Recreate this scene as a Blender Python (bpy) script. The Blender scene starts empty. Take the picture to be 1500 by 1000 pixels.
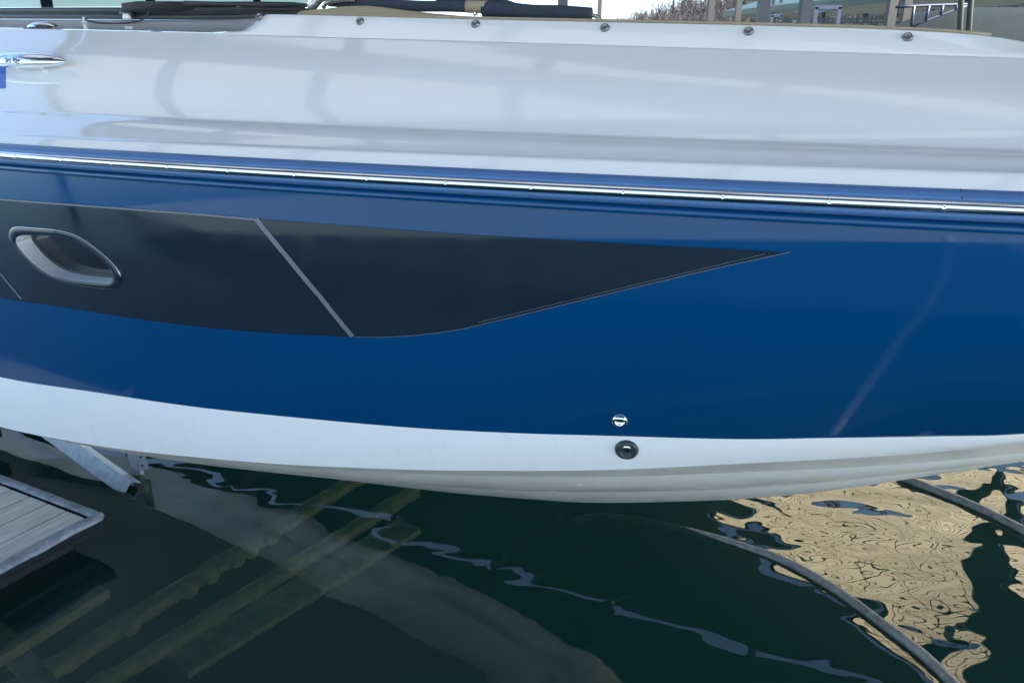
import bpy, bmesh, math, random
from mathutils import Vector, Matrix, noise
random.seed(7)
SC = bpy.context.scene
COL = SC.collection
R = math.radians

# ------------------------------------------------------------------ camera
EYE = 2.05                      # eye height over the water
PITCH = R(19.0)
cam = bpy.data.objects.new('camera', bpy.data.cameras.new('camera'))
COL.objects.link(cam)
cam.location = (0, 0, EYE)
cam.rotation_euler = (R(90) - PITCH, 0, 0)
cam.data.sensor_width = 36.0
cam.data.lens = 36.0 * 1083 / 1500
cam.data.clip_start = 0.02
cam.data.clip_end = 3000
SC.camera = cam

# ------------------------------------------------------------------ light
SUN_AZ, SUN_EL = R(108), R(42)          # azimuth clockwise from the view direction
world = bpy.data.worlds.new('World'); SC.world = world; world.use_nodes = True
nt = world.node_tree; nt.nodes.clear()
sky = nt.nodes.new('ShaderNodeTexSky'); sky.sky_type = 'NISHITA'; sky.sun_disc = False
sky.sun_elevation = SUN_EL; sky.sun_rotation = SUN_AZ
sky.air_density = 1.0; sky.dust_density = 0.3; sky.ozone_density = 2.2
bg = nt.nodes.new('ShaderNodeBackground'); bg.inputs[1].default_value = 0.06
wo = nt.nodes.new('ShaderNodeOutputWorld')
nt.links.new(sky.outputs[0], bg.inputs[0]); nt.links.new(bg.outputs[0], wo.inputs[0])
sl = bpy.data.lights.new('sun', 'SUN'); sl.energy = 5.0; sl.angle = R(0.5); sl.color = (1, .945, .86)
sun = bpy.data.objects.new('sun', sl); COL.objects.link(sun)
sv = Vector((math.sin(SUN_AZ) * math.cos(SUN_EL), math.cos(SUN_AZ) * math.cos(SUN_EL), math.sin(SUN_EL)))
sun.rotation_euler = sv.to_track_quat('Z', 'Y').to_euler()
SC.view_settings.view_transform = 'Standard'
SC.view_settings.look = 'None'
SC.view_settings.exposure = 2.85
SC.view_settings.gamma = 1.0

# ------------------------------------------------------------------ materials
def mat(name, col, rough=.5, metal=0., spec=.5, coat=0., vary=0., vscale=8., rvary=0., bump=0., bscale=60., trans=None, stretch=None, rotz=0., speck=0., streak=0.):
    m = bpy.data.materials.new(name); m.use_nodes = True
    n = m.node_tree.nodes; l = m.node_tree.links
    b = n['Principled BSDF']
    b.inputs['Base Color'].default_value = (*col, 1)
    b.inputs['Roughness'].default_value = rough
    b.inputs['Metallic'].default_value = metal
    b.inputs['Specular IOR Level'].default_value = spec
    b.inputs['Coat Weight'].default_value = coat
    b.inputs['Coat Roughness'].default_value = .03
    if vary or rvary or bump or speck or streak:
        tc = n.new('ShaderNodeTexCoord'); mp = n.new('ShaderNodeMapping')
        l.new(tc.outputs['Object'], mp.inputs[0])
        if stretch:
            mp.vector_type = 'TEXTURE'; mp.inputs['Rotation'].default_value = (0, 0, -rotz); mp.inputs['Scale'].default_value = [1 / q for q in stretch]
    if vary or rvary:
        nz = n.new('ShaderNodeTexNoise'); nz.inputs['Scale'].default_value = vscale; nz.inputs['Detail'].default_value = 6
        l.new(mp.outputs[0], nz.inputs['Vector'])
        if vary:
            mx = n.new('ShaderNodeMixRGB'); mx.blend_type = 'MIX'
            mx.inputs[1].default_value = (*[c * (1 - vary) for c in col], 1)
            mx.inputs[2].default_value = (*[min(1, c * (1 + vary)) for c in col], 1)
            l.new(nz.outputs['Fac'], mx.inputs[0]); l.new(mx.outputs[0], b.inputs['Base Color'])
        if rvary:
            mr = n.new('ShaderNodeMapRange')
            mr.inputs[1].default_value = .3; mr.inputs[2].default_value = .7
            mr.inputs[3].default_value = max(0, rough - rvary); mr.inputs[4].default_value = rough + rvary
            l.new(nz.outputs['Fac'], mr.inputs[0]); l.new(mr.outputs[0], b.inputs['Roughness'])
    def over(colr, fac):          # lay one more colour over the base colour
        q = n.new('ShaderNodeMixRGB'); q.inputs[2].default_value = (*colr, 1); l.new(fac, q.inputs[0])
        if b.inputs['Base Color'].is_linked: l.new(b.inputs['Base Color'].links[0].from_socket, q.inputs[1])
        else: q.inputs[1].default_value = (*col, 1)
        l.new(q.outputs[0], b.inputs['Base Color'])
    def mrange(sock, a0, a1, b0, b1):
        q = n.new('ShaderNodeMapRange'); l.new(sock, q.inputs[0])
        for k_, v_ in enumerate((a0, a1, b0, b1)): q.inputs[k_ + 1].default_value = v_
        return q.outputs[0]
    if speck:                     # dried water spots and dust specks
        vo = n.new('ShaderNodeTexVoronoi'); vo.inputs['Scale'].default_value = 85; l.new(mp.outputs[0], vo.inputs['Vector'])
        ns_ = n.new('ShaderNodeTexNoise'); ns_.inputs['Scale'].default_value = 5; ns_.inputs['Detail'].default_value = 2; l.new(mp.outputs[0], ns_.inputs['Vector'])
        f1 = mrange(vo.outputs['Distance'], .05, .11, 1, 0); f2 = mrange(ns_.outputs['Fac'], .55, .68, 0, speck)
        ml = n.new('ShaderNodeMath'); ml.operation = 'MULTIPLY'; l.new(f1, ml.inputs[0]); l.new(f2, ml.inputs[1])
        over((.45, .48, .52), ml.outputs[0])
    if streak:                    # run-down streaks: high frequency along, low frequency up
        m3 = n.new('ShaderNodeMapping'); m3.inputs['Scale'].default_value = (26, 26, 1.6); l.new(tc.outputs['Object'], m3.inputs[0])
        n3 = n.new('ShaderNodeTexNoise'); n3.inputs['Scale'].default_value = 1; n3.inputs['Detail'].default_value = 4; l.new(m3.outputs[0], n3.inputs['Vector'])
        over([c * .62 + .03 * k_ for c, k_ in zip(col, (1, .9, .6))], mrange(n3.outputs['Fac'], .56, .80, 0, streak))
    if bump:
        n2 = n.new('ShaderNodeTexNoise'); n2.inputs['Scale'].default_value = bscale; n2.inputs['Detail'].default_value = 4
        l.new(mp.outputs[0], n2.inputs['Vector'])
        bp = n.new('ShaderNodeBump'); bp.inputs['Strength'].default_value = 1; bp.inputs['Distance'].default_value = bump
        l.new(n2.outputs['Fac'], bp.inputs['Height']); l.new(bp.outputs[0], b.inputs['Normal'])
    if trans:
        tr = n.new('ShaderNodeBsdfTranslucent'); tr.inputs[0].default_value = (*trans, 1)
        ad = n.new('ShaderNodeAddShader'); l.new(b.outputs[0], ad.inputs[0]); l.new(tr.outputs[0], ad.inputs[1])
        l.new(ad.outputs[0], n['Material Output'].inputs[0])
    return m

M = {}
M['white'] = mat('white_gelcoat', (.80, .80, .80), .06, spec=.5, coat=.3, vary=.03, vscale=3, rvary=.04)
M['white_low'] = mat('white_bottom_gelcoat', (.80, .79, .76), .22, spec=.5, vary=.05, vscale=5, rvary=.06, streak=.25)
M['white_band'] = mat('white_band_gelcoat', (.80, .80, .80), .08, spec=.5, vary=.03, vscale=3, rvary=.05, streak=.14, speck=.05)
M['blue'] = mat('blue_gelcoat', (.001, .054, .163), .07, spec=.5, vary=.06, vscale=4, rvary=.04, speck=.16)
M['bluevinyl'] = mat('blue_vinyl', (.06, .15, .33), .38, spec=.4, vary=.15, vscale=25, bump=.0006, bscale=90)
M['black'] = mat('black_film', (.013, .024, .038), .10, spec=.5, vary=.2, vscale=12, rvary=.05, speck=.10)
M['silverline'] = mat('silver_pinstripe', (.16, .17, .20), .3, spec=.5, vary=.2, vscale=60)
M['steel'] = mat('polished_steel', (.90, .90, .90), .13, metal=1, rvary=.04, vscale=40)
M['steeldull'] = mat('dull_steel', (.50, .50, .50), .30, metal=1, rvary=.1, vscale=80)
M['snapmetal'] = mat('tarnished_snap', (.22, .22, .23), .35, metal=.9, rvary=.1, vscale=80)
M['galv'] = mat('galvanised_steel', (.34, .36, .38), .5, metal=.55, vary=.25, vscale=30, rvary=.15)
M['blackmetal'] = mat('black_aluminium', (.035, .04, .045), .35, vary=.2)
M['rubber'] = mat('black_rubber', (.025, .027, .03), .6, vary=.3, vscale=20)
M['tan'] = mat('tan_vinyl', (.36, .29, .19), .5, vary=.08, vscale=14, bump=.001, bscale=120)
M['navy'] = mat('navy_canvas', (.030, .040, .065), .85, vary=.25, vscale=30, bump=.003, bscale=40)
M['greycanvas'] = mat('grey_canvas', (.014, .019, .022), .9, spec=.05, vary=.2, vscale=5, bump=.01, bscale=4)
def glass_mat():
    m = bpy.data.materials.new('windscreen_glass'); m.use_nodes = True; n = m.node_tree.nodes; l = m.node_tree.links; n.clear()
    out = n.new('ShaderNodeOutputMaterial'); fr = n.new('ShaderNodeFresnel'); fr.inputs[0].default_value = 1.5
    tp = n.new('ShaderNodeBsdfTransparent'); tp.inputs[0].default_value = (.20, .235, .22, 1)
    gl = n.new('ShaderNodeBsdfGlossy'); gl.inputs['Roughness'].default_value = .02
    mx = n.new('ShaderNodeMixShader'); l.new(fr.outputs[0], mx.inputs[0]); l.new(tp.outputs[0], mx.inputs[1]); l.new(gl.outputs[0], mx.inputs[2]); l.new(mx.outputs[0], out.inputs[0])
    return m
M['glass'] = glass_mat()
M['darkglass'] = mat('dark_port_glass', (.006, .008, .010), .04, spec=.6)
M['lining'] = mat('satin_steel_lining', (.90, .92, .95), .34, metal=.45)
M['decal'] = mat('blue_decal', (.02, .11, .48), .35)
M['decal2'] = mat('pale_decal', (.45, .66, .90), .35)
M['ink'] = mat('black_engraving', (.02, .025, .04), .5)
M['plank'] = mat('weathered_composite_plank', (.58, .54, .48), .8, vary=.45, vscale=3, bump=.004, bscale=8, stretch=(14, 1.5, 4), rotz=R(27))
M['bumper'] = mat('scuffed_vinyl_bumper', (.25, .27, .30), .5, vary=.95, vscale=20, bump=.004, bscale=16)
M['float'] = mat('black_dock_float', (.02, .024, .03), .55, vary=.3)
M['sunk'] = mat('algae_covered_beam', (.66, .65, .52), .9, vary=.5, vscale=14, bump=.006, bscale=30)
M['rope'] = mat('wet_black_hose', (.15, .16, .15), .38, vary=.95, vscale=24, bump=.002, bscale=140)
M['rope_white'] = mat('white_rope', (.50, .50, .50), .8, vary=.2, vscale=40)
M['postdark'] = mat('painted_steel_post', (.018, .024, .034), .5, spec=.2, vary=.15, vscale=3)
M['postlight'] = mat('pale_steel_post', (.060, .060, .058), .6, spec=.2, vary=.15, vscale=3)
M['green'] = mat('green_metal_fascia', (.018, .042, .044), .5, vary=.1)
M['under'] = mat('olive_soffit', (.075, .075, .06), .8, vary=.15)
M['railblue'] = mat('blue_painted_rail', (.02, .03, .06), .5)
M['brownpipe'] = mat('brown_rib', (.040, .030, .020), .6)
M['canopytan'] = mat('added_sail_cloth', (.12, .10, .07), .9, vary=.06, vscale=2, trans=(.80, .69, .46))  # cloth of the added sails, bright for the tan water reflection
M['canopydark'] = mat('added_roof_sheet', (.03, .045, .045), .9, vary=.1, vscale=2, trans=(.02, .03, .03))  # sheet of the added roofs that keep the water reflection dark
M['canopystrip'] = mat('added_bright_strip', (.25, .26, .28), .9, trans=(.078, .08, .086))  # strip added so the deck mirrors bright fabric behind dark bows
M['canopyblue'] = mat('grey_canopy_fabric', (.06, .072, .095), .9, vary=.05, vscale=2, trans=(.004, .006, .009))
M['seam'] = mat('brown_seam', (.09, .07, .045), .8, trans=(.22, .175, .11))
M['hill'] = mat('leaf_litter', (.050, .045, .040), .95, spec=.05, vary=.4, vscale=.12)
M['twig'] = mat('bare_twigs', (.095, .085, .085), .9, spec=.05, vary=.4, vscale=.3)
M['bed'] = mat('lake_bed', (.010, .022, .018), 1.0, vary=.3, vscale=1)
M['walk'] = mat('concrete_walkway', (.10, .135, .15), .9, vary=.2, vscale=5)

def water_mat():
    m = bpy.data.materials.new('lake_water'); m.use_nodes = True
    n = m.node_tree.nodes; l = m.node_tree.links; n.clear()
    out = n.new('ShaderNodeOutputMaterial')
    tc = n.new('ShaderNodeTexCoord'); mp = n.new('ShaderNodeMapping'); l.new(tc.outputs['Object'], mp.inputs[0])
    mp.inputs['Rotation'].default_value = (0, 0, R(25)); mp.inputs['Scale'].default_value = (1.0, 1.7, 1)
    a = n.new('ShaderNodeTexNoise'); a.inputs['Scale'].default_value = 1.3; a.inputs['Detail'].default_value = 0.0
    a.inputs['Distortion'].default_value = .8
    b = n.new('ShaderNodeTexNoise'); b.inputs['Scale'].default_value = 4.2; b.inputs['Detail'].default_value = 0.4
    b.inputs['Distortion'].default_value = .6
    for q in (a, b): l.new(mp.outputs[0], q.inputs['Vector'])
    # the floating hose holds the ripples back: calm on its near side
    vd = n.new('ShaderNodeVectorMath'); vd.operation = 'DOT_PRODUCT'; vd.inputs[1].default_value = (.898, .439, 0)
    l.new(tc.outputs['Object'], vd.inputs[0])
    mr = n.new('ShaderNodeMapRange'); mr.interpolation_type = 'SMOOTHSTEP'
    mr.inputs[1].default_value = 2.388 - .12; mr.inputs[2].default_value = 2.388 + .10; mr.inputs[3].default_value = .30; mr.inputs[4].default_value = 1.0
    l.new(vd.outputs['Value'], mr.inputs[0])
    b1 = n.new('ShaderNodeBump'); b1.inputs['Distance'].default_value = .022
    b2 = n.new('ShaderNodeBump'); b2.inputs['Distance'].default_value = .0055
    l.new(mr.outputs[0], b1.inputs['Strength']); mq = n.new('ShaderNodeMapRange'); mq.interpolation_type = 'SMOOTHSTEP'
    for k_, v_ in enumerate((2.388 - .12, 2.388 + .10, .14, 1.0)): mq.inputs[k_ + 1].default_value = v_
    l.new(vd.outputs['Value'], mq.inputs[0]); l.new(mq.outputs[0], b2.inputs['Strength'])
    l.new(a.outputs['Fac'], b1.inputs['Height']); l.new(b.outputs['Fac'], b2.inputs['Height'])
    l.new(b1.outputs[0], b2.inputs['Normal'])
    fr = n.new('ShaderNodeFresnel'); fr.inputs[0].default_value = 1.48; l.new(b2.outputs[0], fr.inputs[1])
    gl = n.new('ShaderNodeBsdfGlossy'); gl.inputs['Roughness'].default_value = .0; l.new(b2.outputs[0], gl.inputs['Normal'])
    tp = n.new('ShaderNodeBsdfTransparent'); tp.inputs[0].default_value = (.62, .80, .68, 1)
    df = n.new('ShaderNodeBsdfDiffuse'); df.inputs[0].default_value = (.007, .052, .046, 1)
    mx = n.new('ShaderNodeMixShader'); mx.inputs[0].default_value = .48
    l.new(tp.outputs[0], mx.inputs[1]); l.new(df.outputs[0], mx.inputs[2])
    m2 = n.new('ShaderNodeMixShader'); l.new(fr.outputs[0], m2.inputs[0]); l.new(mx.outputs[0], m2.inputs[1]); l.new(gl.outputs[0], m2.inputs[2])
    l.new(m2.outputs[0], out.inputs[0])
    return m
M['water'] = water_mat()

# ------------------------------------------------------------------ helpers
def tag(o, label=None, cat=None, group=None, kind=None):
    if label: o['label'] = label
    if cat: o['category'] = cat
    if group: o['group'] = group
    if kind: o['kind'] = kind
    return o

def empty(name, loc, label, cat, group=None):
    o = bpy.data.objects.new(name, None); COL.objects.link(o); o.location = loc
    o.empty_display_size = .2
    return tag(o, label, cat, group)

def world_loc(o):
    v = Vector(o.location)
    while o.parent:
        v = v + Vector(o.matrix_parent_inverse.translation); o = o.parent; v = v + Vector(o.location)
    return v

def link(name, me, parent=None):
    o = bpy.data.objects.new(name, me); COL.objects.link(o)
    if parent:
        o.parent = parent
        o.matrix_parent_inverse = Matrix.Translation(-world_loc(parent))
    return o

def mk(name, verts, faces, m, parent=None, smooth=False, fixn=True):
    me = bpy.data.meshes.new(name)
    me.from_pydata([tuple(v) for v in verts], [], faces)
    if fixn:
        bm = bmesh.new(); bm.from_mesh(me); bmesh.ops.recalc_face_normals(bm, faces=bm.faces); bm.to_mesh(me); bm.free()
    if smooth:
        for p in me.polygons: p.use_smooth = True
    me.materials.append(M[m] if isinstance(m, str) else m)
    return link(name, me, parent)

class MB:
    def __init__(s): s.v = []; s.f = []
    def add(s, vs, fs):
        k = len(s.v); s.v += [Vector(v) for v in vs]; s.f += [tuple(i + k for i in f) for f in fs]; return s
    def box(s, c, sx, sy, sz, ax=None):
        ax = ax or (Vector((1, 0, 0)), Vector((0, 1, 0)), Vector((0, 0, 1)))
        c = Vector(c); vs = []
        for k in (-1, 1):
            for j in (-1, 1):
                for i in (-1, 1): vs.append(c + ax[0] * (i * sx / 2) + ax[1] * (j * sy / 2) + ax[2] * (k * sz / 2))
        return s.add(vs, [(0, 2, 3, 1), (4, 5, 7, 6), (0, 1, 5, 4), (2, 6, 7, 3), (0, 4, 6, 2), (1, 3, 7, 5)])
    def bar(s, p, q, w, h, up=Vector((0, 0, 1))):
        p, q = Vector(p), Vector(q); d = (q - p); L = d.length; d.normalize()
        u = up
        if abs(d.dot(u)) > .98: u = Vector((0, 1, 0))
        sd = d.cross(u).normalized(); u2 = sd.cross(d).normalized()
        return s.box((p + q) / 2, L, w, h, (d, sd, u2))
    def tube(s, path, r, n=8, cap=True, closed=False):
        path = [Vector(p) for p in path]; N = len(path)
        rr = r if isinstance(r, (list, tuple)) else [r] * N
        rings = []; prev = None
        for i, p in enumerate(path):
            if closed: d = path[(i + 1) % N] - path[i - 1]
            else: d = path[min(i + 1, N - 1)] - path[max(i - 1, 0)]
            d.normalize()
            if prev is None:
                u = Vector((0, 0, 1)) if abs(d.z) < .9 else Vector((1, 0, 0))
            else: u = prev
            u = (u - d * d.dot(u)).normalized(); prev = u; w = d.cross(u)
            rings.append([p + (u * math.cos(2 * math.pi * k / n) + w * math.sin(2 * math.pi * k / n)) * rr[i] for k in range(n)])
        vs = [q for g in rings for q in g]; fs = []
        for i in range(N if closed else N - 1):
            j = (i + 1) % N
            for k in range(n): fs.append((i * n + k, i * n + (k + 1) % n, j * n + (k + 1) % n, j * n + k))
        if cap and not closed:
            fs.append(tuple(range(n - 1, -1, -1))); fs.append(tuple((N - 1) * n + k for k in range(n)))
        return s.add(vs, fs)
    def lathe(s, prof, c, ax, n=20):
        """profile (radius, height) turned about ax at c"""
        ax = Vector(ax).normalized(); u = ax.orthogonal().normalized(); w = ax.cross(u); c = Vector(c)
        vs = []; fs = []
        for r, h in prof:
            for k in range(n): vs.append(c + ax * h + (u * math.cos(2 * math.pi * k / n) + w * math.sin(2 * math.pi * k / n)) * r)
        for i in range(len(prof) - 1):
            for k in range(n): fs.append((i * n + k, i * n + (k + 1) % n, (i + 1) * n + (k + 1) % n, (i + 1) * n + k))
        fs.append(tuple(range(n))); fs.append(tuple((len(prof) - 1) * n + k for k in range(n)))
        return s.add(vs, fs)
    def grid(s, rows, closed=False):
        n = len(rows[0]); vs = [p for r in rows for p in r]; fs = []
        for i in range(len(rows) - 1):
            for k in range(n - 1 + (1 if closed else 0)):
                k2 = (k + 1) % n
                fs.append((i * n + k, i * n + k2, (i + 1) * n + k2, (i + 1) * n + k))
        return s.add(vs, fs)
    def build(s, name, m, parent=None, smooth=False, fixn=True): return mk(name, s.v, s.f, m, parent, smooth, fixn)

def lerp(x, xs, ys):
    """smooth (Catmull-Rom / Hermite) interpolation through knots, linear outside"""
    if x <= xs[0]: return ys[0] + (x - xs[0]) * (ys[1] - ys[0]) / (xs[1] - xs[0])
    n = len(xs)
    if x >= xs[-1]: return ys[-1] + (x - xs[-1]) * (ys[-1] - ys[-2]) / (xs[-1] - xs[-2])
    i = 0
    while x > xs[i + 1]: i += 1
    def sl(j):
        if j == 0: return (ys[1] - ys[0]) / (xs[1] - xs[0])
        if j == n - 1: return (ys[-1] - ys[-2]) / (xs[-1] - xs[-2])
        return (ys[j + 1] - ys[j - 1]) / (xs[j + 1] - xs[j - 1])
    h = xs[i + 1] - xs[i]; u = (x - xs[i]) / h
    return (2 * u**3 - 3 * u**2 + 1) * ys[i] + (u**3 - 2 * u**2 + u) * h * sl(i) + (-2 * u**3 + 3 * u**2) * ys[i + 1] + (u**3 - u**2) * h * sl(i + 1)

# a sight line of the surveyed photograph (1500 px wide), used to measure where things stand
def sight(x, y):
    cx, cy = (x - 750) / 1083, (500 - y) / 1083
    c, s = math.cos(PITCH), math.sin(PITCH)
    return Vector((cx, cy * s + c, cy * c - s))
def at_z(x, y, z):
    d = sight(x, y); return Vector((0, 0, EYE)) + d * ((z - EYE) / d.z)
def at_y(x, y, Y):
    d = sight(x, y); return Vector((0, 0, EYE)) + d * (Y / d.y)

# ------------------------------------------------------------------ boat frame: t forward, o inboard from the starboard rail, z up
TH = R(27)
AX = Vector((math.cos(TH), -math.sin(TH), 0)); BX = Vector((math.sin(TH), math.cos(TH), 0)); UZ = Vector((0, 0, 1))
ORG = Vector((-1.181, 1.852, 0))
HB = 1.22
def W(t, o, z): return ORG + AX * t + BX * o + UZ * z
def toboat(p):
    q = p - ORG; return q.dot(AX), q.dot(BX), p.z
TIP = 3.5
def inset(t):
    q = max(t, -.4)
    v = .0338 * q + .0427 * q * q + .141 * max(0, q - 1.9) ** 3
    if t < -2.5: v += .012 * (-2.5 - t) ** 2
    return min(v, HB)
def zrail(t): return 1.891 - .008 * t if t < 2.2 else 1.8734 + .02 * (t - 2.2)
# keel, chine and white-band lines (t, offset from centre-ward, z)
KT = [-4.6, -2.5, -.945, -.344, .202, .545, .855, 1.081, 1.397, 1.616, 1.843, 2.069, 2.335, 2.6, 2.85, 3.05, 3.25, 3.42, 3.5]
KZ = [.14, .18, .254, .331, .408, .459, .515, .563, .656, .728, .817, .927, 1.059, 1.20, 1.34, 1.47, 1.62, 1.78, 1.87]
def zkeel(t): return lerp(t, KT, KZ)
CT = [-4.6, -2.5, -.617, -.372, -.032, .341, .546, .711, .902, 1.08, 1.374, 1.679, 1.958, 2.22, 2.6, 2.98]
CO = [.11, .085, .092, .101, .122, .163, .193, .220, .257, .295, .367, .454, .543, .637, .85, 1.22]
CZ = [.86, .92, .990, 1.004, 1.030, 1.067, 1.088, 1.108, 1.130, 1.153, 1.193, 1.243, 1.287, 1.334, 1.385, 1.42]
WT = [-4.6, -2.5, -.56, -.076, .284, .587, .927, 1.18, 1.411, 1.669, 1.83, 2.022, 2.207, 2.6, 3.0]
WO = [.09, .085, .100, .100, .129, .171, .232, .286, .343, .414, .463, .526, .591, .80, 1.22]
WZ = [1.10, 1.13, 1.174, 1.214, 1.231, 1.247, 1.264, 1.282, 1.301, 1.320, 1.337, 1.356, 1.375, 1.42, 1.45]
def chine(t): return min(HB, lerp(t, CT, CO)), lerp(t, CT, CZ)
def wband(t): return min(HB, lerp(t, WT, WO)), lerp(t, WT, WZ)
HTOP = .030          # hull top edge below rail centre
def side_off(t, z):
    """offset of the blue topside at height z"""
    wo, wz = wband(t); ro = inset(t) + .006; rz = zrail(t) - HTOP
    v = (rz - z) / (rz - wz); v = max(-.05, min(1.05, v))
    return ro + (wo - ro) * (abs(v) ** 2.0 * (1 if v > 0 else -1) * .96 + .04 * v)
def on_side(x, y, lift=0.):
    """where a sight line meets the topside, as (t, z)"""
    d = sight(x, y); lo, hi = .3, 6.
    for i in range(60):
        m = (lo + hi) / 2; t, o, z = toboat(Vector((0, 0, EYE)) + d * m)
        if o > side_off(t, z): hi = m
        else: lo = m
    t, o, z = toboat(Vector((0, 0, EYE)) + d * lo)
    return t, z
def side_n(t, z):
    e = .01
    p = W(t, side_off(t, z), z); q = W(t + e, side_off(t + e, z), z); r = W(t, side_off(t, z + e), z + e)
    n = (q - p).cross(r - p).normalized()
    return n if n.dot(BX) < 0 else -n
def SP(t, z, out=0.): return W(t, side_off(t, z), z) + side_n(t, z) * out

# ------------------------------------------------------------------ setting: water, bed, hills
mk('water', [(-400, -400, 0), (400, -400, 0), (400, 400, 0), (-400, 400, 0)], [(0, 1, 2, 3)], 'water')
tag(bpy.data.objects['water'], kind='structure')
mk('lake_bed', [(-60, -60, -2.6), (60, -60, -2.6), (60, 60, -2.6), (-60, 60, -2.6)], [(0, 1, 2, 3)], 'bed')
tag(bpy.data.objects['lake_bed'], kind='structure')

def sstep(x, a, b):
    x = max(0., min(1., (x - a) / (b - a))); return x * x * (3 - 2 * x)
def hill_h(az, r):
    """height of the far shore at azimuth az (radians), distance r"""
    d = (math.degrees(az) + 180) % 360 - 180
    env = .22 + .78 * sstep(d, 0, 15) * (1 - sstep(d, 70, 100)) + .05 * math.sin(az * 23)
    return min(max(0, r - 120) * .19, 20.) * env - .3
rows = []
for i in range(14):
    r = 112 + i * 14
    rows.append([Vector((math.sin(2 * math.pi * k / 180) * r, math.cos(2 * math.pi * k / 180) * r, hill_h(2 * math.pi * k / 180, r) + noise.noise(Vector((k * .3, i * .5, 0))) * .5)) for k in range(180)])
hill = MB().grid(rows, closed=True).build('hill', 'hill', smooth=True)
tag(hill, kind='structure')

def forest():
    vs = []; fs = []
    rnd = random.Random(3)
    def blade(p, q, w0, w1):
        d = (q - p).normalized(); s = d.cross(Vector((p.x, p.y, 0))).normalized()
        k = len(vs); vs.extend([p - s * w0, p + s * w0, q + s * w1, q - s * w1]); fs.append((k, k + 1, k + 2, k + 3))
    for i in range(3200):
        az = R(rnd.uniform(-10, 46)); r = 121 + 130 * rnd.random() ** 1.1
        x, y = math.sin(az) * r, math.cos(az) * r
        z = hill_h(az, r)
        h = rnd.uniform(6.0, 9.5) * (.55 + .45 * sstep(math.degrees(az), -1, 11))
        base = Vector((x, y, z)); top = base + Vector((rnd.uniform(-.6, .6), 0, h))
        blade(base, top, .16, .03)
        for k in range(26):
            u = rnd.uniform(.22, .97); p = base.lerp(top, u); L = h * (1 - u * .75) * rnd.uniform(.25, .55)
            an = rnd.uniform(0, 6.28); q = p + Vector((math.cos(an) * L * .55, math.sin(an) * L * .55, L * .85))
            blade(p, q, .05, .012)
            for j in range(3):
                u2 = rnd.uniform(.3, .9); p2 = p.lerp(q, u2); an2 = rnd.uniform(0, 6.28); l2 = L * rnd.uniform(.3, .5)
                blade(p2, p2 + Vector((math.cos(an2) * l2 * .6, math.sin(an2) * l2 * .6, l2 * .7)), .025, .008)
    o = mk('bare_woods', vs, fs, 'twig', fixn=False)
    tag(o, 'grey leafless woods covering the far shore hill', 'woods', kind='stuff')
forest()

# ------------------------------------------------------------------ the motorboat
boat = empty('motorboat', W(0, HB, .2), 'large blue and white motorboat with black side stripe raised on a lift', 'motorboat')

def frange(a, b, n): return [a + (b - a) * i / (n - 1) for i in range(n)]
# blue topsides, starboard fine with the porthole opening left out, port coarse
PORT_IN = [(23, 351), (27, 345), (42, 343.6), (60, 344), (80, 345), (99, 347), (110, 350.5), (120, 355), (130, 362), (140, 369), (149, 377), (157, 384), (163, 391), (167, 397), (169, 403), (169, 408), (167, 412), (163, 414), (155, 414.5), (147, 414), (130, 412.6), (113, 411), (99, 409), (85, 406), (74, 402), (64, 396), (54, 388.5), (45, 380), (38, 373), (32, 365), (26, 358)]
PORT_OUT = [(13.3, 345), (14, 337), (19, 333), (27, 332), (40, 332.8), (53, 334), (67, 335), (80, 336), (100, 339.5), (110, 343), (120, 347.5), (130, 354), (140, 361), (150, 369), (160, 377.5), (167, 385), (174, 393), (179, 401), (181, 409), (180, 416), (176, 421), (170, 423), (153, 422.3), (140, 420.5), (127, 418.5), (110, 416), (93, 412.5), (80, 408), (67, 401.5), (55, 393.5), (44, 385), (33, 375), (24, 365), (17, 355)]
pin = [on_side(*p) for p in PORT_IN]; pout = [on_side(*p) for p in PORT_OUT]
def inside(pt, poly):
    c = False; j = len(poly) - 1
    for i in range(len(poly)):
        (x1, y1), (x2, y2) = poly[i], poly[j]
        if (y1 > pt[1]) != (y2 > pt[1]) and pt[0] < (x2 - x1) * (pt[1] - y1) / (y2 - y1) + x1: c = not c
        j = i
    return c
pc = (sum(p[0] for p in pin) / len(pin), sum(p[1] for p in pin) / len(pin))
hole = [(pc[0] + (p[0] - pc[0]) * 1.0 + (q[0] - p[0]) * .0, p[1]) for p, q in zip(pin, pin)]

def grow(poly, d):
    out = []; n = len(poly)
    for i in range(n):
        a, b = poly[i - 1], poly[(i + 1) % n]
        tx, ty = b[0] - a[0], b[1] - a[1]; L = math.hypot(tx, ty) or 1
        nx, ny = ty / L, -tx / L
        if (poly[i][0] - pc[0]) * nx + (poly[i][1] - pc[1]) * ny < 0: nx, ny = -nx, -ny
        out.append((poly[i][0] + nx * d, poly[i][1] + ny * d))
    return out
hole = grow(pin, .006)

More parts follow.
